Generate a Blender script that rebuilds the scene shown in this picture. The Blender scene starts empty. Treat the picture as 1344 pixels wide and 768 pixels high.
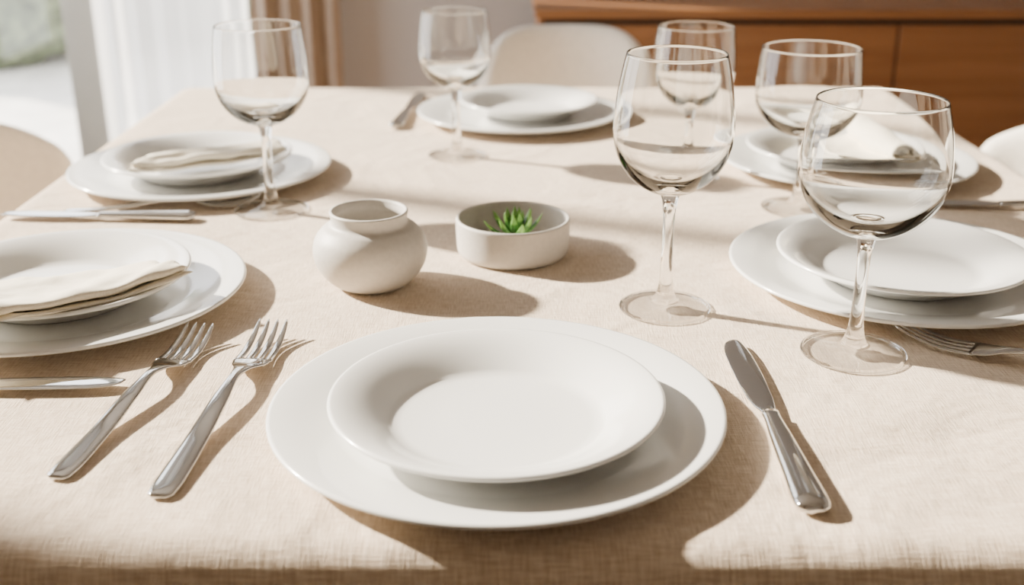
import bpy, bmesh, math, random
from mathutils import Vector, Matrix, noise
random.seed(3)
S = bpy.context.scene
COL = S.collection
TT = 0.75

# ---------------------------------------------------------------- materials
def mat(name, col, rough=0.5, metal=0.0, bump=None, var=None, coat=0.0, spec=0.5, sheen=0.0):
    m = bpy.data.materials.new(name); m.use_nodes = True
    nt = m.node_tree; b = nt.nodes['Principled BSDF']
    b.inputs['Base Color'].default_value = (*col, 1)
    b.inputs['Roughness'].default_value = rough
    b.inputs['Metallic'].default_value = metal
    b.inputs['Coat Weight'].default_value = coat
    b.inputs['Coat Roughness'].default_value = 0.08
    b.inputs['Specular IOR Level'].default_value = spec
    b.inputs['Sheen Weight'].default_value = sheen
    tc = nt.nodes.new('ShaderNodeTexCoord')
    if var:
        sc, amt = var
        n = nt.nodes.new('ShaderNodeTexNoise'); n.inputs['Scale'].default_value = sc
        n.inputs['Detail'].default_value = 5
        nt.links.new(tc.outputs['Object'], n.inputs['Vector'])
        r = nt.nodes.new('ShaderNodeValToRGB')
        r.color_ramp.elements[0].position = 0.3; r.color_ramp.elements[1].position = 0.7
        r.color_ramp.elements[0].color = (*[c*(1-amt) for c in col], 1)
        r.color_ramp.elements[1].color = (*[min(1, c*(1+amt)) for c in col], 1)
        nt.links.new(n.outputs['Fac'], r.inputs['Fac'])
        nt.links.new(r.outputs['Color'], b.inputs['Base Color'])
    if bump:
        sc, st, dist = bump
        n = nt.nodes.new('ShaderNodeTexNoise'); n.inputs['Scale'].default_value = sc
        n.inputs['Detail'].default_value = 4
        nt.links.new(tc.outputs['Object'], n.inputs['Vector'])
        bp = nt.nodes.new('ShaderNodeBump'); bp.inputs['Strength'].default_value = st
        bp.inputs['Distance'].default_value = dist
        nt.links.new(n.outputs['Fac'], bp.inputs['Height'])
        nt.links.new(bp.outputs['Normal'], b.inputs['Normal'])
    return m

def linen(name, c1, c2, fine=1.0, strength=0.35, sheen=0.2, crease=0.016):
    m = bpy.data.materials.new(name); m.use_nodes = True
    nt = m.node_tree; N = nt.nodes.new; L = nt.links.new
    b = nt.nodes['Principled BSDF']; b.inputs['Roughness'].default_value = 0.88
    b.inputs['Specular IOR Level'].default_value = 0.2
    b.inputs['Sheen Weight'].default_value = sheen
    tc = N('ShaderNodeTexCoord')
    outs = []
    for sc in ((900*fine, 70*fine, 60), (60*fine, 900*fine, 60)):
        mp = N('ShaderNodeMapping'); mp.inputs['Scale'].default_value = sc
        L(tc.outputs['Object'], mp.inputs['Vector'])
        n = N('ShaderNodeTexNoise'); n.inputs['Scale'].default_value = 1.0; n.inputs['Detail'].default_value = 3
        L(mp.outputs['Vector'], n.inputs['Vector']); outs.append(n)
    a = N('ShaderNodeMath'); a.operation = 'ADD'
    L(outs[0].outputs['Fac'], a.inputs[0]); L(outs[1].outputs['Fac'], a.inputs[1])
    h = N('ShaderNodeMath'); h.operation = 'MULTIPLY'; h.inputs[1].default_value = 0.5
    L(a.outputs[0], h.inputs[0])
    r = N('ShaderNodeValToRGB')
    r.color_ramp.elements[0].position = 0.38; r.color_ramp.elements[1].position = 0.60
    r.color_ramp.elements[0].color = (*c1, 1); r.color_ramp.elements[1].color = (*c2, 1)
    L(h.outputs[0], r.inputs['Fac']); L(r.outputs['Color'], b.inputs['Base Color'])
    bp = N('ShaderNodeBump'); bp.inputs['Strength'].default_value = strength; bp.inputs['Distance'].default_value = 0.0018
    L(h.outputs[0], bp.inputs['Height'])
    n2 = N('ShaderNodeTexNoise'); n2.inputs['Scale'].default_value = 7; n2.inputs['Detail'].default_value = 3
    n2.inputs['Distortion'].default_value = 0.8
    L(tc.outputs['Object'], n2.inputs['Vector'])
    bp2 = N('ShaderNodeBump'); bp2.inputs['Strength'].default_value = 0.6; bp2.inputs['Distance'].default_value = crease
    L(n2.outputs['Fac'], bp2.inputs['Height']); L(bp.outputs['Normal'], bp2.inputs['Normal'])
    L(bp2.outputs['Normal'], b.inputs['Normal'])
    return m

def wood(name, c1, c2, scale=(1.2, 1.2, 22), rough=0.45):
    m = bpy.data.materials.new(name); m.use_nodes = True
    nt = m.node_tree; N = nt.nodes.new; L = nt.links.new
    b = nt.nodes['Principled BSDF']; b.inputs['Roughness'].default_value = rough
    tc = N('ShaderNodeTexCoord'); mp = N('ShaderNodeMapping'); mp.inputs['Scale'].default_value = scale
    L(tc.outputs['Object'], mp.inputs['Vector'])
    n = N('ShaderNodeTexNoise'); n.inputs['Scale'].default_value = 1.6; n.inputs['Detail'].default_value = 8
    n.inputs['Distortion'].default_value = 0.6
    L(mp.outputs['Vector'], n.inputs['Vector'])
    r = N('ShaderNodeValToRGB')
    r.color_ramp.elements[0].position = 0.3; r.color_ramp.elements[1].position = 0.7
    r.color_ramp.elements[0].color = (*c1, 1); r.color_ramp.elements[1].color = (*c2, 1)
    L(n.outputs['Fac'], r.inputs['Fac']); L(r.outputs['Color'], b.inputs['Base Color'])
    return m

def clear_glass(name, ior=1.5):
    m = bpy.data.materials.new(name); m.use_nodes = True
    nt = m.node_tree; nt.nodes.clear(); N = nt.nodes.new; L = nt.links.new
    o = N('ShaderNodeOutputMaterial'); g = N('ShaderNodeBsdfGlass')
    g.inputs['Color'].default_value = (0.995, 0.995, 0.99, 1)
    g.inputs['Roughness'].default_value = 0.0; g.inputs['IOR'].default_value = ior
    L(g.outputs[0], o.inputs['Surface'])
    return m

def thin_glass(name, edge=0.7, f0=0.045):
    m = bpy.data.materials.new(name); m.use_nodes = True
    nt = m.node_tree; nt.nodes.clear(); N = nt.nodes.new; L = nt.links.new
    o = N('ShaderNodeOutputMaterial')
    lw = N('ShaderNodeLayerWeight'); lw.inputs['Blend'].default_value = 0.5
    t = N('ShaderNodeBsdfTransparent'); t.inputs['Color'].default_value = (edge, edge, edge, 1)
    gl = N('ShaderNodeBsdfGlossy'); gl.inputs['Roughness'].default_value = 0.015
    pw = N('ShaderNodeMath'); pw.operation = 'POWER'; pw.inputs[1].default_value = 4.5
    L(lw.outputs['Facing'], pw.inputs[0])
    ma = N('ShaderNodeMath'); ma.operation = 'MULTIPLY_ADD'; ma.inputs[1].default_value = 0.8; ma.inputs[2].default_value = f0
    L(pw.outputs[0], ma.inputs[0])
    mx = N('ShaderNodeMixShader')
    L(ma.outputs[0], mx.inputs['Fac']); L(t.outputs[0], mx.inputs[1]); L(gl.outputs[0], mx.inputs[2])
    L(mx.outputs[0], o.inputs['Surface'])
    return m

def sheer(name):
    m = bpy.data.materials.new(name); m.use_nodes = True
    nt = m.node_tree; nt.nodes.clear(); N = nt.nodes.new; L = nt.links.new
    o = N('ShaderNodeOutputMaterial')
    d = N('ShaderNodeBsdfDiffuse'); d.inputs['Color'].default_value = (0.92, 0.92, 0.92, 1)
    tl = N('ShaderNodeBsdfTranslucent'); tl.inputs['Color'].default_value = (0.97, 0.97, 0.97, 1)
    t = N('ShaderNodeBsdfTransparent')
    m1 = N('ShaderNodeMixShader'); m1.inputs['Fac'].default_value = 0.75
    m2 = N('ShaderNodeMixShader'); m2.inputs['Fac'].default_value = 0.22
    L(d.outputs[0], m1.inputs[1]); L(tl.outputs[0], m1.inputs[2])
    L(m1.outputs[0], m2.inputs[1]); L(t.outputs[0], m2.inputs[2]); L(m2.outputs[0], o.inputs['Surface'])
    return m

M_CLOTH = linen('beige_linen', (0.55, 0.425, 0.30), (0.79, 0.66, 0.51), strength=0.75, crease=0.02)
M_NAPKIN = linen('cream_cotton', (0.84, 0.77, 0.62), (0.92, 0.85, 0.70), fine=1.3, strength=0.25)
M_PLATE = mat('white_stoneware', (0.81, 0.81, 0.785), rough=0.20, bump=(40, 0.04, 0.001), spec=0.5, coat=0.5)
M_VASE = mat('matte_ceramic', (0.56, 0.53, 0.485), rough=0.5, var=(220, 0.05), bump=(160, 0.15, 0.001))
M_STEEL = mat('polished_steel', (0.68, 0.68, 0.67), rough=0.05, metal=1.0, bump=(25, 0.02, 0.002))
M_GLASS = clear_glass('crystal_glass')
M_FOOT = thin_glass('crystal_glass_foot', 0.955, 0.07)
M_PANE = thin_glass('window_pane_glass', 0.98)
M_LEAF = mat('succulent_green', (0.06, 0.19, 0.03), rough=0.45, var=(60, 0.35))
M_LEAF2 = mat('succulent_tip_green', (0.20, 0.42, 0.08), rough=0.45)
M_SOIL = mat('fine_gravel', (0.50, 0.48, 0.45), rough=0.9, bump=(400, 0.6, 0.002), var=(300, 0.25))
M_UPH = mat('cream_boucle', (0.83, 0.78, 0.70), rough=0.9, bump=(250, 0.4, 0.003), sheen=0.3, var=(90, 0.05))
M_OAK = wood('oak_wood', (0.27, 0.115, 0.042), (0.38, 0.172, 0.066))
M_OAKD = wood('oak_wood_legs', (0.20, 0.11, 0.055), (0.30, 0.17, 0.09))
M_DARK = mat('dark_gap', (0.06, 0.035, 0.02), rough=0.8)
M_WALL = mat('painted_plaster', (0.48, 0.46, 0.44), rough=0.9, bump=(80, 0.05, 0.002))
M_WALLW = mat('warm_plaster', (0.60, 0.55, 0.48), rough=0.9, bump=(80, 0.05, 0.002))
M_CEIL = mat('ceiling_plaster', (0.42, 0.38, 0.33), rough=0.9, bump=(80, 0.05, 0.002))
M_FLOOR = wood('floor_oak', (0.26, 0.17, 0.11), (0.38, 0.27, 0.18), scale=(14, 1.2, 1))
M_FRAME = mat('window_frame_paint', (0.42, 0.42, 0.38), rough=0.5, var=(20, 0.03))
M_SHEER = sheer('sheer_voile')
M_DRAPE = mat('taupe_drape', (0.42, 0.33, 0.25), rough=0.9, bump=(300, 0.3, 0.002), var=(30, 0.05))
M_SHRUB = mat('shrub_leaves', (0.17, 0.20, 0.12), rough=0.8, var=(14, 0.6), bump=(20, 1.0, 0.05))
M_GROUND = mat('garden_gravel', (0.72, 0.70, 0.66), rough=0.95, var=(6, 0.15))

# ---------------------------------------------------------------- helpers
def obj(name, bm, mats, loc=(0, 0, 0), rot=0.0, parent=None, smooth=True, recalc=True):
    if recalc: bmesh.ops.recalc_face_normals(bm, faces=bm.faces)
    me = bpy.data.meshes.new(name); bm.to_mesh(me); bm.free()
    for m in (mats if isinstance(mats, (list, tuple)) else [mats]): me.materials.append(m)
    if smooth: me.polygons.foreach_set('use_smooth', [True]*len(me.polygons))
    o = bpy.data.objects.new(name, me); COL.objects.link(o)
    o.location = loc; o.rotation_euler = (0, 0, rot)
    if parent: o.parent = parent
    return o

def empty(name, loc=(0, 0, 0), rot=0.0):
    e = bpy.data.objects.new(name, None); COL.objects.link(e)
    e.location = loc; e.rotation_euler = (0, 0, rot); e.empty_display_size = 0.05
    return e

def lathe_bm(bm, prof, n=96, mi=None):
    rings = []
    for (r, z) in prof:
        if r < 1e-6: rings.append([bm.verts.new((0, 0, z))])
        else: rings.append([bm.verts.new((r*math.cos(2*math.pi*i/n), r*math.sin(2*math.pi*i/n), z)) for i in range(n)])
    for k in range(len(rings)-1):
        a, b = rings[k], rings[k+1]
        if len(a) == 1 and len(b) == 1: continue
        for i in range(n):
            j = (i+1) % n
            if len(a) == 1: f = bm.faces.new((a[0], b[i], b[j]))
            elif len(b) == 1: f = bm.faces.new((a[i], b[0], a[j]))
            else: f = bm.faces.new((a[i], b[i], b[j], a[j]))
            if mi: f.material_index = mi(k)
    return bm

def catmull(pts, sub=8):
    out = []
    n = len(pts)
    for i in range(n-1):
        p0 = pts[max(i-1, 0)]; p1 = pts[i]; p2 = pts[i+1]; p3 = pts[min(i+2, n-1)]
        for s in range(sub):
            t = s/sub
            out.append(tuple(0.5*((2*b)+(-a+c)*t+(2*a-5*b+4*c-d)*t*t+(-a+3*b-3*c+d)*t**3) for a, b, c, d in zip(p0, p1, p2, p3)))
    out.append(tuple(pts[-1]))
    return out

def hermite(xs, ys, x):
    if x <= xs[0]: return ys[0]
    if x >= xs[-1]: return ys[-1]
    for i in range(len(xs)-1):
        if x <= xs[i+1]: break
    def sl(k):
        if k == 0 or k == len(xs)-1: 
            a, b = (0, 1) if k == 0 else (k-1, k)
            return (ys[b]-ys[a])/(xs[b]-xs[a])
        d0 = (ys[k]-ys[k-1])/(xs[k]-xs[k-1]); d1 = (ys[k+1]-ys[k])/(xs[k+1]-xs[k])
        if d0*d1 <= 0: return 0
        return 2*d0*d1/(d0+d1)
    h = xs[i+1]-xs[i]; t = (x-xs[i])/h
    return ((2*t**3-3*t*t+1)*ys[i]+(t**3-2*t*t+t)*h*sl(i)+(-2*t**3+3*t*t)*ys[i+1]+(t**3-t*t)*h*sl(i+1))

def box(bm, x0, x1, y0, y1, z0, z1, bev=0.0, mi=0):
    g = bmesh.ops.create_cube(bm, size=1.0)
    vs = g['verts']
    bmesh.ops.scale(bm, vec=(x1-x0, y1-y0, z1-z0), verts=vs)
    bmesh.ops.translate(bm, vec=((x0+x1)/2, (y0+y1)/2, (z0+z1)/2), verts=vs)
    fs = {f for v in vs for f in v.link_faces}
    for f in fs: f.material_index = mi
    if bev > 0:
        es = list({e for v in vs for e in v.link_edges})
        bmesh.ops.bevel(bm, geom=es, offset=bev, segments=3, affect='EDGES', profile=0.5)

def loft(bm, secs, m=14, power=2.0):
    """secs: list of (xc, y, z, halfw, halft)"""
    rings = []
    for (xc, y, z, w, t) in secs:
        ring = []
        for i in range(m):
            a = 2*math.pi*i/m
            c, s = math.cos(a), math.sin(a)
            c = math.copysign(abs(c)**(2/power), c); s = math.copysign(abs(s)**(2/power), s)
            ring.append(bm.verts.new((xc+w*c, y, z+t*s)))
        rings.append(ring)
    for a, b in zip(rings, rings[1:]):
        for i in range(m):
            bm.faces.new((a[i], a[(i+1) % m], b[(i+1) % m], b[i]))
    bm.faces.new(rings[0]); bm.faces.new(rings[-1])

# ---------------------------------------------------------------- table
TX0, TX1, TY0, TY1 = -0.60, 0.68, 0.575, 2.06
def build_cloth():
    bm = bmesh.new()
    r = 0.026; drop = 0.27; step = 0.0085
    nx = int((TX1-TX0+2*drop)/step); ny = int((TY1-TY0+2*drop)/step)
    ax0, ax1, ay0, ay1 = TX0+r, TX1-r, TY0+r, TY1-r
    grid = []
    for j in range(ny+1):
        row = []
        for i in range(nx+1):
            x = TX0-drop+(TX1-TX0+2*drop)*i/nx; y = TY0-drop+(TY1-TY0+2*drop)*j/ny
            cx = min(max(x, ax0), ax1); cy = min(max(y, ay0), ay1)
            ox, oy = x-cx, y-cy; o = math.hypot(ox, oy)
            if o < 1e-9:
                n = noise.noise(Vector((x*5, y*5, 0.3)))*0.0005
                row.append(bm.verts.new((x, y, TT+n))); continue
            dx, dy = ox/o, oy/o
            q = r*math.pi/2
            n = noise.noise(Vector((cx*5, cy*5, 0.3)))*0.0005
            if o < q:
                a = o/r; out = r*math.sin(a); z = -r*(1-math.cos(a))
            else:
                e = o-q; out = r + min(e, 0.3)*0.05; z = -r-e
                w = noise.noise(Vector((x*7*(1-abs(dx))+y*7*(1-abs(dy)), 2.0, dx*2)))
                out += 0.03*w*min(1, e/0.2)+0.004*min(1, e/0.2)
            row.append(bm.verts.new((cx+dx*out, cy+dy*out, TT+n+z)))
        grid.append(row)
    for j in range(ny):
        for i in range(nx):
            bm.faces.new((grid[j][i], grid[j][i+1], grid[j+1][i+1], grid[j+1][i]))
    return obj('tablecloth', bm, M_CLOTH)
build_cloth()

t = empty('dining_table')
bm = bmesh.new(); box(bm, TX0+0.022, TX1-0.022, TY0+0.022, TY1-0.022, 0.705, 0.7485, 0.018)
obj('table_top', bm, M_OAKD, parent=t)
bm = bmesh.new(); box(bm, TX0+0.08, TX1-0.08, TY0+0.08, TY1-0.08, 0.64, 0.706, 0.004)
obj('apron', bm, M_OAKD, parent=t)
for k, (x, y) in enumerate([(TX0+.1, TY0+.1), (TX1-.1, TY0+.1), (TX0+.1, TY1-.1), (TX1-.1, TY1-.1)]):
    bm = bmesh.new(); box(bm, x-.03, x+.03, y-.03, y+.03, 0.0, 0.64, 0.006)
    obj('leg_%d' % (k+1), bm, M_OAKD, parent=t)

# ---------------------------------------------------------------- plates
def plate(name, R, zrim, zwell, rwell, x, y, z, th=0.0042):
    top = [(0, zwell), (rwell*0.5, zwell), (rwell*0.9, zwell+0.0002), (rwell, zwell+0.0012)]
    n = 12
    for i in range(1, n+1):
        s = i/n
        top.append((rwell+(R-0.003-rwell)*s, zwell+0.0012+(zrim-zwell-0.0012)*(0.65*math.sin(s*math.pi/2)+0.35*s)))
    edge = [(R-0.0012, zrim+0.0001), (R-0.0002, zrim-0.0009), (R, zrim-0.002), (R-0.0008, zrim-0.0032)]
    und = []
    for i in range(n, -1, -1):
        s = i/n
        und.append((rwell+(R-0.003-rwell)*s-0.001, zwell+0.0012+(zrim-zwell-0.0012)*(0.65*math.sin(s*math.pi/2)+0.35*s)-th))
    zb = und[-1][1]
    foot = [(rwell-0.003, min(zb, 0.0012)+0.0), (rwell-0.005, 0.0), (rwell-0.008, 0.0), (rwell-0.010, 0.0012), (rwell*0.5, 0.0014), (0, 0.0014)]
    bm = bmesh.new(); lathe_bm(bm, top+edge+und+foot, 128)
    return obj(name, bm, M_PLATE, (x, y, z))

Z0 = TT+0.0006
def setting(cx, cy, sx, sy, Rc=0.165, Rs=0.119):
    plate('charger_plate', Rc, 0.0175, 0.0062, Rc*0.70, cx, cy, Z0)
    plate('salad_plate', Rs, 0.0265, 0.0056, Rs*0.63, sx, sy, Z0+0.0066)
setting(-0.011, 0.747, -0.011, 0.730)
setting(-0.416, 0.996, -0.418, 0.989)
setting(-0.400, 1.435, -0.402, 1.430)
setting(0.012, 1.775, 0.026, 1.780, 0.160, 0.108)
setting(0.380, 1.055, 0.377, 1.045)
setting(0.442, 1.480, 0.430, 1.478)

# ---------------------------------------------------------------- wine glasses
def wine_glass(x, y, H, hs, zm, Rm, Rr, Rb):
    th = 0.0012
    prof = []; tag = []
    def add(r, z, g): prof.append((r, z)); tag.append(g)
    add(0, 0.0006, 1); add(Rb*0.3, 0.0006, 1); add(Rb*0.6, 0.0004, 1); add(Rb-0.0026, 0.0, 1); add(Rb-0.0008, 0.0005, 0); add(Rb, 0.0015, 0); add(Rb-0.0008, 0.0025, 0); add(Rb-0.0026, 0.0030, 1)
    st = catmull([(Rb-0.0045, 0.0031), (Rb*0.6, 0.0042), (Rb*0.3, 0.0075), (0.0085, 0.0145), (0.0060, 0.028), (0.0051, hs*0.5), (0.0054, hs*0.78), (0.0074, hs*0.93), (0.0115, hs*1.0)], 6)
    for p in st: add(p[0], p[1], 1 if p[0] > 0.0125 and p[1] < 0.02 else 0)
    N = 26
    z0 = hs-0.004
    for i in range(1, N+1):
        a = i/N*math.pi/2
        r = Rm*math.sin(a)**1.02; z = zm-(zm-z0)*math.cos(a)
        if r < 0.0135: continue
        add(r, z, 0)
    for i in range(1, N+1):
        s = i/N; add(Rm-(Rm-Rr)*s**1.8, zm+(H-zm)*s, 0)
    add(Rr-0.0001, H+0.0004, 0); add(Rr-th/2, H+0.0007, 0); add(Rr-th+0.0001, H+0.0004, 0)
    for i in range(N, -1, -1):
        s = i/N; add(Rm-(Rm-Rr)*s**1.8-th, zm+(H-zm)*s, 0)
    zi = hs+0.004
    for i in range(N-1, 0, -1):
        a = i/N*math.pi/2
        r = (Rm-th)*math.sin(a)**1.02; z = zm-(zm-zi)*math.cos(a)
        add(max(r, 0), z, 0)
    add(0, zi, 0)
    bm = bmesh.new()
    lathe_bm(bm, prof, 128, lambda k: 1 if (tag[k] == 1 and tag[k+1] == 1) else 0)
    return obj('wine_glass', bm, [M_GLASS, M_FOOT], (x, y, Z0))
wine_glass(0.140, 0.975, 0.232, 0.112, 0.166, 0.0525, 0.0430, 0.042)
wine_glass(0.285, 0.874, 0.213, 0.106, 0.158, 0.0585, 0.0495, 0.0435)
wine_glass(-0.281, 1.282, 0.213, 0.105, 0.153, 0.0530, 0.0475, 0.043)
wine_glass(-0.076, 1.542, 0.196, 0.096, 0.140, 0.0485, 0.0430, 0.040)
wine_glass(0.226, 1.424, 0.192, 0.094, 0.140, 0.0510, 0.0470, 0.040)
wine_glass(0.336, 1.292, 0.187, 0.088, 0.135, 0.0590, 0.0550, 0.043)

# ---------------------------------------------------------------- cutlery
def fork(x, y, ang, L=0.28, wk=1.0, flip=1):
    bm = bmesh.new()
    ys = [0, .004, .02, .07, .13, .165, .185, .203, .216]
    ws = [.0050, .0086, .0100, .0088, .0066, .0042, .0070, .0142, .0160]
    ts = [.0012, .0017, .0020, .0019, .0019, .0019, .0014, .0011, .0010]
    zs = [.0022, .0024, .0026, .0045, .0100, .0122, .0100, .0060, .0045]
    k = L/0.28
    secs = []
    for i in range(61):
        yy = .216*i/60
        secs.append((0, yy*k, hermite(ys, zs, yy), hermite(ys, ws, yy)*wk, hermite(ys, ts, yy)))
    loft(bm, secs, 18, 2.6)
    for q in range(4):
        xc = (-0.0126+q*0.0084)
        s = []
        for i in range(17):
            f = i/16
            yy = 0.212+0.068*f
            w = 0.0034*(1-f**3*0.62) if i < 16 else 0.0007
            s.append((xc*wk*(1-0.06*f), yy*k, .0046+0.009*f*f-0.0025*math.sin(f*math.pi), w*wk, 0.0011*(1-0.3*f)))
        loft(bm, s, 10, 2.4)
    return obj('dinner_fork', bm, M_STEEL, (x, y, Z0), ang)

def knife(x, y, ang, L=0.275, side=-1):
    bm = bmesh.new()
    k = L/0.275
    ys = [0, .003, .012, .05, .10, .130, .137]
    ws = [.005, .0098, .0118, .0102, .0080, .0064, .0068]
    ts = [.0020, .0042, .0056, .0052, .0042, .0034, .0032]
    secs = []
    for i in range(41):
        yy = .137*i/40
        secs.append((0, yy*k, 0.0056, hermite(ys, ws, yy), hermite(ys, ts, yy)))
    loft(bm, secs, 24, 2.0)
    ys = [.133, .139, .148, .165, .20, .24, .262, .272, .275]
    lo = [-.006, -.0062, -.0095, -.0125, -.0145, -.0150, -.0125, -.0075, -.002]   # belly side
    hi = [.0055, .0052, .0062, .0075, .0080, .0070, .0045, .0020, .0]
    ts = [.0024, .0020, .0014, .0011, .0010, .0009, .0008, .0006, .0004]
    secs = []
    for i in range(51):
        yy = .133+.142*i/50
        a, b = hermite(ys, lo, yy), hermite(ys, hi, yy)
        secs.append((-side*(a+b)/2, yy*k, 0.0052, (b-a)/2, hermite(ys, ts, yy)))
    loft(bm, secs, 18, 2.2)
    return obj('table_knife', bm, M_STEEL, (x, y, Z0), ang)

def place(fn, x0, y0, x1, y1, **kw):
    L = math.hypot(x1-x0, y1-y0); a = math.atan2(y1-y0, x1-x0)-math.pi/2
    return fn(x0, y0, a, L=L, **kw)
place(fork, -0.228, 0.640, -0.206, 0.914)
place(fork, -0.303, 0.664, -0.267, 0.905, wk=0.95)
place(knife, 0.1900, 0.618, 0.1900, 0.890, side=-1)
place(knife, -0.567, 0.797, -0.302, 0.811, side=1)
place(knife, -0.360, 1.244, -0.583, 1.250, side=1)
place(fork, -0.520, 1.270, -0.298, 1.306, wk=0.8)
place(fork, 0.555, 0.755, 0.333, 0.908, wk=0.95)
place(knife, 0.672, 1.288, 0.475, 1.296, side=1)
place(knife, -0.176, 1.700, -0.160, 1.965, side=1)

# ---------------------------------------------------------------- vase, bowl, succulent
outer = catmull([(0.0, 0.0), (0.022, 0.0), (0.033, 0.0012), (0.043, 0.0085), (0.0515, 0.021), (0.0548, 0.035), (0.0520, 0.048), (0.0445, 0.0575), (0.0378, 0.0615), (0.0362, 0.0650), (0.0368, 0.0705), (0.0374, 0.0730)], 7)
rim = [(0.0368, 0.0742), (0.0352, 0.0745), (0.0340, 0.0735)]
inner = catmull([(0.0335, 0.0715), (0.0328, 0.065), (0.040, 0.056), (0.048, 0.046), (0.050, 0.034), (0.046, 0.020), (0.030, 0.007), (0.0, 0.006)], 6)
bm = bmesh.new(); lathe_bm(bm, outer+rim+inner, 96)
obj('ceramic_vase', bm, M_VASE, (-0.136, 1.040, Z0))

bx, by = 0.001, 1.128
outer = catmull([(0.0, 0.0), (0.045, 0.0), (0.0535, 0.0012), (0.0572, 0.0055), (0.0583, 0.014), (0.0588, 0.028), (0.0590, 0.038)], 6)
rim = [(0.0585, 0.0398), (0.0572, 0.0404), (0.0556, 0.0398)]
inner = catmull([(0.0550, 0.038), (0.0545, 0.025), (0.0535, 0.013), (0.048, 0.008), (0.030, 0.007), (0, 0.007)], 6)
bm = bmesh.new(); lathe_bm(bm, outer+rim+inner, 96)
bowl = obj('ceramic_bowl', bm, M_VASE, (bx, by, Z0))

pl = empty('succulent_plant', (bx+0.003, by-0.004, Z0+0.0073))
bm = bmesh.new()
lathe_bm(bm, [(0, 0.014), (0.008, 0.0135), (0.015, 0.010), (0.020, 0.004), (0.022, 0.0)], 32)
for v in bm.verts: v.co.z += 0.0015*abs(noise.noise(v.co*260))
obj('soil_mound', bm, M_SOIL, parent=pl)
def leaf(bm, az, el, L, W, base):
    n = 9; m = 8; rings = []
    ca, sa = math.cos(az), math.sin(az)
    for i in range(n+1):
        s = i/n
        w = W*(math.sin(min(1, s*1.35+0.22)*math.pi*0.5))*(1-s**2.6)+0.0002
        th = w*0.42
        e = el + 0.35*s
        cen_r = base[0]+L*s*math.cos(e); cen_z = base[1]+L*s*math.sin(e)
        ring = []
        for j in range(m):
            a = 2*math.pi*j/m
            lat = w*math.cos(a); up = th*math.sin(a)
            rr = cen_r-up*math.sin(e); zz = cen_z+up*math.cos(e)+abs(lat)*0.25
            ring.append(bm.verts.new((rr*ca-lat*sa, rr*sa+lat*ca, zz)))
        rings.append(ring)
    for k, (a, b) in enumerate(zip(rings, rings[1:])):
        for j in range(m):
            f = bm.faces.new((a[j], a[(j+1) % m], b[(j+1) % m], b[j]))
            f.material_index = 1 if k > 5 else 0
    bm.faces.new(rings[0]); bm.faces.new(rings[-1])
bm = bmesh.new()
g = 2.39996
for i in range(26):
    f = i/25
    leaf(bm, i*g, 1.35-1.05*f, 0.019+0.018*f, 0.0037+0.0020*f, (0.001+0.004*f, 0.019-0.008*f))
obj('leaf_rosette', bm, [M_LEAF, M_LEAF2], parent=pl)

# ---------------------------------------------------------------- napkins
def napkin(quad, pc, z0, ths=(0.005, 0.007), seed=0):
    A, B, C, D = [Vector(q) for q in quad]   # A,B = right end  ; D,C = left end
    bm = bmesh.new()
    NU, NV = 64, 30
    cen = (A+B+C+D)/4
    zoff = 0.0
    for l, th in enumerate(ths):
        sc = 1.0-0.05*l
        off = Vector((0.0, 0.004))*l
        for side in (0, 1):
            G = []
            for j in range(NV+1):
                row = []
                for i in range(NU+1):
                    u, v = i/NU, j/NV
                    p = (A*(1-v)+B*v)*(1-u)+(D*(1-v)+C*v)*u
                    p = cen+(p-cen)*sc+off
                    wv = 0.0045*noise.noise(Vector((u*3.2+l, v*2.2, seed+l*1.7)))
                    p = p+Vector((wv, -wv))
                    eu = min(u, 1-u)*NU/4.0; ev = min(v, 1-v)*NV/4.0
                    e = min(1, eu, ev); prof = math.sqrt(max(0, 1-(1-e)**2))
                    r = min(1.1, (p-Vector(pc)).length/0.119)
                    zb = z0+0.013*r**3
                    bulge = (1-((2*v-1)**2))*(1-abs(2*u-1)**3)*0.5*th*l
                    cr = noise.noise(Vector((u*3.5+v*2.5+seed, v*1.2-u*0.8, 0.4)))
                    wr = 0.0052*cr+0.0020*noise.noise(Vector((u*9, v*5+seed, 0.3)))
                    z = zb+zoff+bulge+wr*(0.35+0.55*l)
                    hh = th*0.5*prof
                    row.append((p.x, p.y, z+th*0.5+(hh if side == 0 else -hh)))
                G.append(row)
            V = [[bm.verts.new(c) for c in row] for row in G]
            for j in range(NV):
                for i in range(NU):
                    bm.faces.new((V[j][i], V[j][i+1], V[j+1][i+1], V[j+1][i]))
        zoff += th*1.0
    bmesh.ops.remove_doubles(bm, verts=bm.verts, dist=1e-5)
    return obj('cloth_napkin', bm, M_NAPKIN)
napkin([(-0.286, 0.964), (-0.330, 1.006), (-0.515, 0.930), (-0.440, 0.812)], (-0.418, 0.989), TT+0.021, (0.0045, 0.0085), 1.3)
napkin([(-0.287, 1.442), (-0.312, 1.488), (-0.466, 1.418), (-0.470, 1.350)], (-0.402, 1.430), TT+0.021, (0.0045, 0.0075), 7.7)

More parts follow.
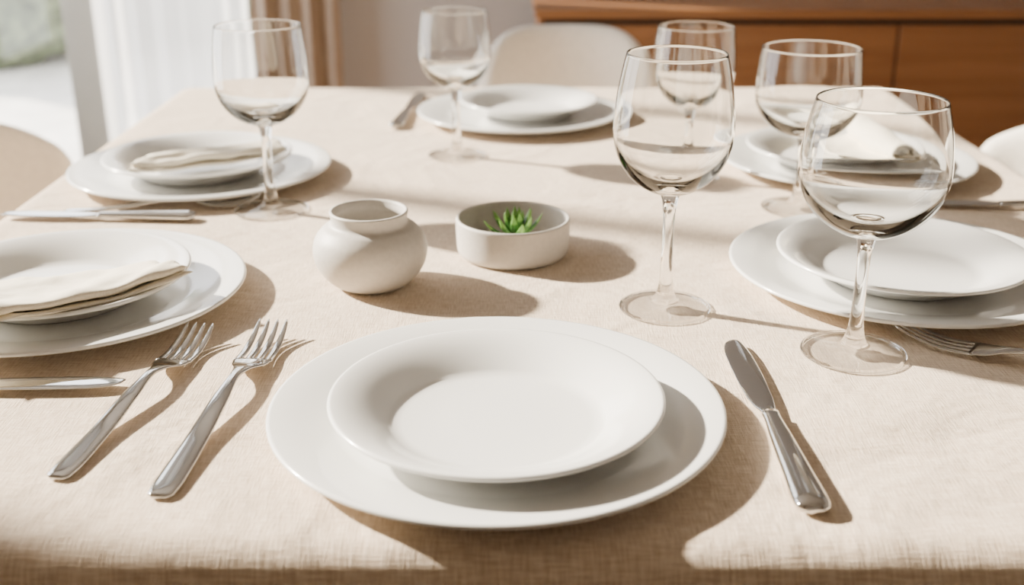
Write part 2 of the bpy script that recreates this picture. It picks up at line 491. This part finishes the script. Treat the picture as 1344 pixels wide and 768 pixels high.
def rolled_napkin(x, y, z, ang):
    bm = bmesh.new()
    NL = 36; turns = 2.3; NS = 130
    L = 0.160
    rows = []
    for k in range(NL+1):
        s = k/NL; yy = (s-0.5)*L
        row = []
        for i in range(NS+1):
            f = i/NS
            if f < 0.62:
                a = f/0.62*turns*2*math.pi
                r = 0.004+0.018*(f/0.62)
                px, pz = r*math.cos(a-1.9)*1.15, r*math.sin(a-1.9)*0.85
                end = (px, pz, a)
            else:
                g2 = (f-0.62)/0.38
                q = min(1, g2*2.0); q = q*q*(3-2*q)
                px = end[0]*(1-g2)-0.085*g2; pz = end[1]*(1-q)+(-0.013)*q+0.004*math.sin(g2*7)*g2
            wob = 0.003*noise.noise(Vector((px*26, yy*18, pz*26)))
            row.append(bm.verts.new((px+wob, yy+0.004*math.sin(f*9), pz+wob+0.0195)))
        rows.append(row)
    for a, b in zip(rows, rows[1:]):
        for i in range(NS): bm.faces.new((a[i], a[i+1], b[i+1], b[i]))
    o = obj('cloth_napkin', bm, M_NAPKIN, (x, y, z), ang, recalc=False)
    md = o.modifiers.new('thick', 'SOLIDIFY'); md.thickness = 0.0022; md.offset = 0
    return o
rolled_napkin(0.482, 1.465, TT+0.022, 0.12)

# ---------------------------------------------------------------- chairs
def chair(x, y, rot, R=0.23, top=0.77, Dp=1.0, amax=78, drop=0.3, pw=3.2):
    e = empty('dining_chair', (x, y, 0), rot)
    bm = bmesh.new()
    rings = []; NA = 56; th = 0.048
    for i in range(NA+1):
        f = -1+2*i/NA; a = math.radians(amax*f)
        ht = top-drop*abs(f)**pw
        sc = math.sqrt(max(0.0, 1-max(0, (abs(f)-0.9)/0.1)**2))*0.9+0.1
        ht -= (1-sc)*0.05
        zb = 0.40
        m = 26; ring = []
        for j in range(m):
            b = 2*math.pi*j/m; c, s = math.cos(b), math.sin(b)
            c = math.copysign(abs(c)**0.75, c); s = math.copysign(abs(s)**0.35, s)
            zz = (ht+zb)/2+(ht-zb)/2*s
            rr = R-th/2+(th/2)*c*sc+0.03*(zz-0.45)/0.4
            ring.append(bm.verts.new((rr*math.sin(a), rr*Dp*math.cos(a), zz)))
        rings.append(ring)
    for a, b in zip(rings, rings[1:]):
        for j in range(len(a)): bm.faces.new((a[j], a[(j+1) % len(a)], b[(j+1) % len(a)], b[j]))
    bm.faces.new(rings[0]); bm.faces.new(rings[-1])
    obj('back_shell', bm, M_UPH, parent=e)
    bm = bmesh.new()
    rs = R-th+0.004
    lathe_bm(bm, catmull([(0, 0.395), (rs*0.9, 0.395), (rs, 0.41), (rs, 0.44), (rs*0.95, 0.462), (rs*0.7, 0.472), (0, 0.474)], 6), 64)
    obj('seat', bm, M_UPH, parent=e)
    for k, (sx, sy) in enumerate([(-1, -1), (1, -1), (-1, 1), (1, 1)]):
        bm = bmesh.new()
        g = bmesh.ops.create_cone(bm, cap_ends=True, segments=20, radius1=0.010, radius2=0.019, depth=0.40)
        for v in bm.verts:
            f = 1-(v.co.z+0.20)/0.40
            v.co.x += sx*(0.115+0.035*f); v.co.y += sy*(0.115+0.035*f); v.co.z += 0.20
        obj('leg_%d' % (k+1), bm, M_OAKD, parent=e)
    return e
chair(0.120, 2.42, 0.0, R=0.212, top=0.780, pw=4.5)
chair(-0.725, 1.76, math.pi/2, R=0.23, top=0.735, drop=0.10, pw=3)
chair(0.765, 1.75, -math.pi/2, R=0.23, top=0.735, drop=0.08, pw=3)

# ---------------------------------------------------------------- sideboard
e = empty('sideboard', (0.07, 3.0, 0))
bm = bmesh.new()
box(bm, 0.0, 1.93, 0.012, 0.44, 0.16, 0.745, 0.002)
obj('carcass', bm, M_OAK, parent=e, smooth=False)
bm = bmesh.new(); box(bm, -0.012, 1.942, -0.012, 0.45, 0.745, 0.768, 0.003)
obj('top_board', bm, M_OAK, parent=e, smooth=False)
for k, (a, b) in enumerate([(0.022, 0.925), (0.933, 1.910)]):
    bm = bmesh.new(); box(bm, a, b, -0.006, 0.011, 0.185, 0.728, 0.002)
    obj('door_panel_%d' % (k+1), bm, M_OAK, parent=e, smooth=False)
bm = bmesh.new(); box(bm, 0.01, 1.92, 0.008, 0.0118, 0.165, 0.74)
obj('shadow_gap', bm, M_DARK, parent=e, smooth=False)
for k, (a, b) in enumerate([(0.08, 0.06), (1.85, 0.06), (0.08, 0.38), (1.85, 0.38)]):
    bm = bmesh.new(); box(bm, a-.02, a+.02, b-.02, b+.02, 0, 0.16, 0.004)
    obj('leg_%d' % (k+1), bm, M_OAKD, parent=e)

# ---------------------------------------------------------------- room shell
XL, XR, YB, YF, CH = -1.9, 2.4, 3.5, -1.2, 2.75
bm = bmesh.new(); box(bm, XL-.15, XR+.15, YF-.15, YB+.15, -0.1, 0)
obj('floor', bm, M_FLOOR, smooth=False)
bm = bmesh.new(); box(bm, XL-.15, XR+.15, YF-.15, YB+.15, CH, CH+.1)
obj('ceiling', bm, M_CEIL, smooth=False)
bm = bmesh.new()
WX0, WX1, WZ0, WZ1 = -1.80, -0.62, 0.06, 2.45
box(bm, WX1, XR+.15, YB, YB+.15, 0, CH)
box(bm, WX0, WX1, YB, YB+.15, WZ1, CH)
box(bm, WX0, WX1, YB, YB+.15, 0, WZ0)
box(bm, XL, WX0, YB, YB+.15, 0, CH)
obj('wall_back', bm, M_WALL, smooth=False)
LY0, LY1, LZ0, LZ1 = 1.26, 3.35, 0.35, 2.55
bm = bmesh.new()
box(bm, XL-.15, XL, YF, LY0, 0, CH); box(bm, XL-.15, XL, LY1, YB+.15, 0, CH)
box(bm, XL-.15, XL, LY0, LY1, 0, LZ0); box(bm, XL-.15, XL, LY0, LY1, LZ1, CH)
obj('wall_left', bm, M_WALLW, smooth=False)
bm = bmesh.new(); box(bm, XR, XR+.15, YF, YB, 0, CH)
obj('wall_right', bm, M_WALLW, smooth=False)
bm = bmesh.new(); box(bm, XL-.15, XR+.15, YF-.15, YF, 0, CH)
obj('wall_front', bm, M_WALLW, smooth=False)
bm = bmesh.new(); box(bm, WX1, XR, YB-.014, YB, 0, 0.09, 0.003)
obj('baseboard_back', bm, M_WALLW, smooth=False)

w = empty('window_1')
bm = bmesh.new()
for (a, b) in [(WX0, WX0+.06), (-1.36, -1.235), (WX1-.06, WX1)]:
    box(bm, a, b, YB+.02, YB+.09, WZ0, WZ1, 0.004)
box(bm, WX0, WX1, YB+.02, YB+.09, WZ0, WZ0+.08, 0.004); box(bm, WX0, WX1, YB+.02, YB+.09, WZ1-.06, WZ1, 0.004)
obj('frame', bm, M_FRAME, parent=w)
bm = bmesh.new(); box(bm, WX0+.05, WX1-.05, YB+.053, YB+.057, WZ0+.06, WZ1-.05)
obj('pane', bm, M_PANE, parent=w, smooth=False)
w = empty('window_2')
bm = bmesh.new()
for y in (LY0, 2.08, 2.74, LY1-.05):
    box(bm, XL-.09, XL-.03, y, y+.05, LZ0, LZ1, 0.004)
for z in (LZ0, 1.40, LZ1-.05):
    box(bm, XL-.09, XL-.03, LY0, LY1, z, z+.05, 0.004)
obj('frame', bm, M_FRAME, parent=w)

def curtain(name, m, x0, x1, y, amp, folds, z0=0.02, z1=2.597, seed=0.0):
    bm = bmesh.new(); NU, NV = int(folds*18), 24; G = []
    for j in range(NV+1):
        v = j/NV; z = z0+(z1-z0)*v; row = []
        for i in range(NU+1):
            u = i/NU
            ph = u*folds*2*math.pi+1.2*noise.noise(Vector((u*5, v*0.6, seed)))
            a = amp*(0.7+0.6*noise.noise(Vector((u*6, seed, 1))))
            row.append(bm.verts.new((x0+(x1-x0)*u+0.25*amp*math.sin(ph*2), y+a*math.sin(ph), z)))
        G.append(row)
    for j in range(NV):
        for i in range(NU): bm.faces.new((G[j][i], G[j][i+1], G[j+1][i+1], G[j+1][i]))
    o = obj(name, bm, m, recalc=False)
    return o
curtain('sheer_curtain', M_SHEER, -1.225, -0.775, 3.42, 0.018, 6, seed=2)
o = curtain('drape_curtain', M_DRAPE, -0.760, -0.50, 3.38, 0.035, 4, seed=5)
md = o.modifiers.new('thick', 'SOLIDIFY'); md.thickness = 0.003
bm = bmesh.new()
g = bmesh.ops.create_cone(bm, cap_ends=True, segments=24, radius1=0.012, radius2=0.012, depth=1.5)
bmesh.ops.rotate(bm, verts=bm.verts, matrix=Matrix.Rotation(math.pi/2, 3, 'Y'))
bmesh.ops.translate(bm, verts=bm.verts, vec=(-1.1, 3.39, 2.61))
for sx in (-1.85, -0.35):
    g = bmesh.ops.create_uvsphere(bm, u_segments=16, v_segments=10, radius=0.022)
    bmesh.ops.translate(bm, verts=g['verts'], vec=(sx, 3.39, 2.61))
for sx in (-1.75, -0.45): box(bm, sx-.008, sx+.008, 3.39, 3.5, 2.60, 2.62)
obj('curtain_rod', bm, M_STEEL)

# garden
bm = bmesh.new(); box(bm, -9, 4, 3.7, 12, -0.2, -0.1)
obj('garden_ground', bm, M_GROUND, smooth=False)
for k, (x, y, r) in enumerate([(-3.3, 7.5, 0.9), (-2.2, 8.6, 1.1), (-4.6, 8.4, 1.3)]):
    bm = bmesh.new(); bmesh.ops.create_icosphere(bm, subdivisions=5, radius=r)
    for v in bm.verts:
        d = v.co.normalized()
        v.co += d*(0.28*noise.noise(v.co*2.2+Vector((k*9, 0, 0)))+0.10*noise.noise(v.co*9))
    mn = min(v.co.z for v in bm.verts)
    obj('garden_shrub', bm, M_SHRUB, (x, y, -0.1-mn*0.85))

# ---------------------------------------------------------------- lights
W = bpy.data.worlds.new('sky'); S.world = W; W.use_nodes = True
nt = W.node_tree; bg = nt.nodes['Background']
bg.inputs['Color'].default_value = (0.97, 0.975, 1.0, 1); bg.inputs['Strength'].default_value = 5.8
sd = bpy.data.lights.new('sun', 'SUN'); sd.energy = 28.0; sd.angle = math.radians(2.0); sd.color = (1.0, 0.89, 0.735)
so = bpy.data.objects.new('sun', sd); COL.objects.link(so)
el = math.radians(28.5)
d = Vector((0.92*math.cos(el), -0.39*math.cos(el), -math.sin(el)))
so.rotation_euler = d.to_track_quat('-Z', 'Y').to_euler(); so.location = (-6, 4, 4)

# ---------------------------------------------------------------- camera
cd = bpy.data.cameras.new('camera'); co = bpy.data.objects.new('camera', cd); COL.objects.link(co)
co.location = (0, 0, TT+0.39); co.rotation_euler = (math.radians(90-21), 0, 0)
cd.sensor_width = 36; cd.lens = 36*1500/1344; cd.clip_start = 0.02
cd.dof.use_dof = True; cd.dof.focus_distance = 0.92; cd.dof.aperture_fstop = 4.5
S.camera = co
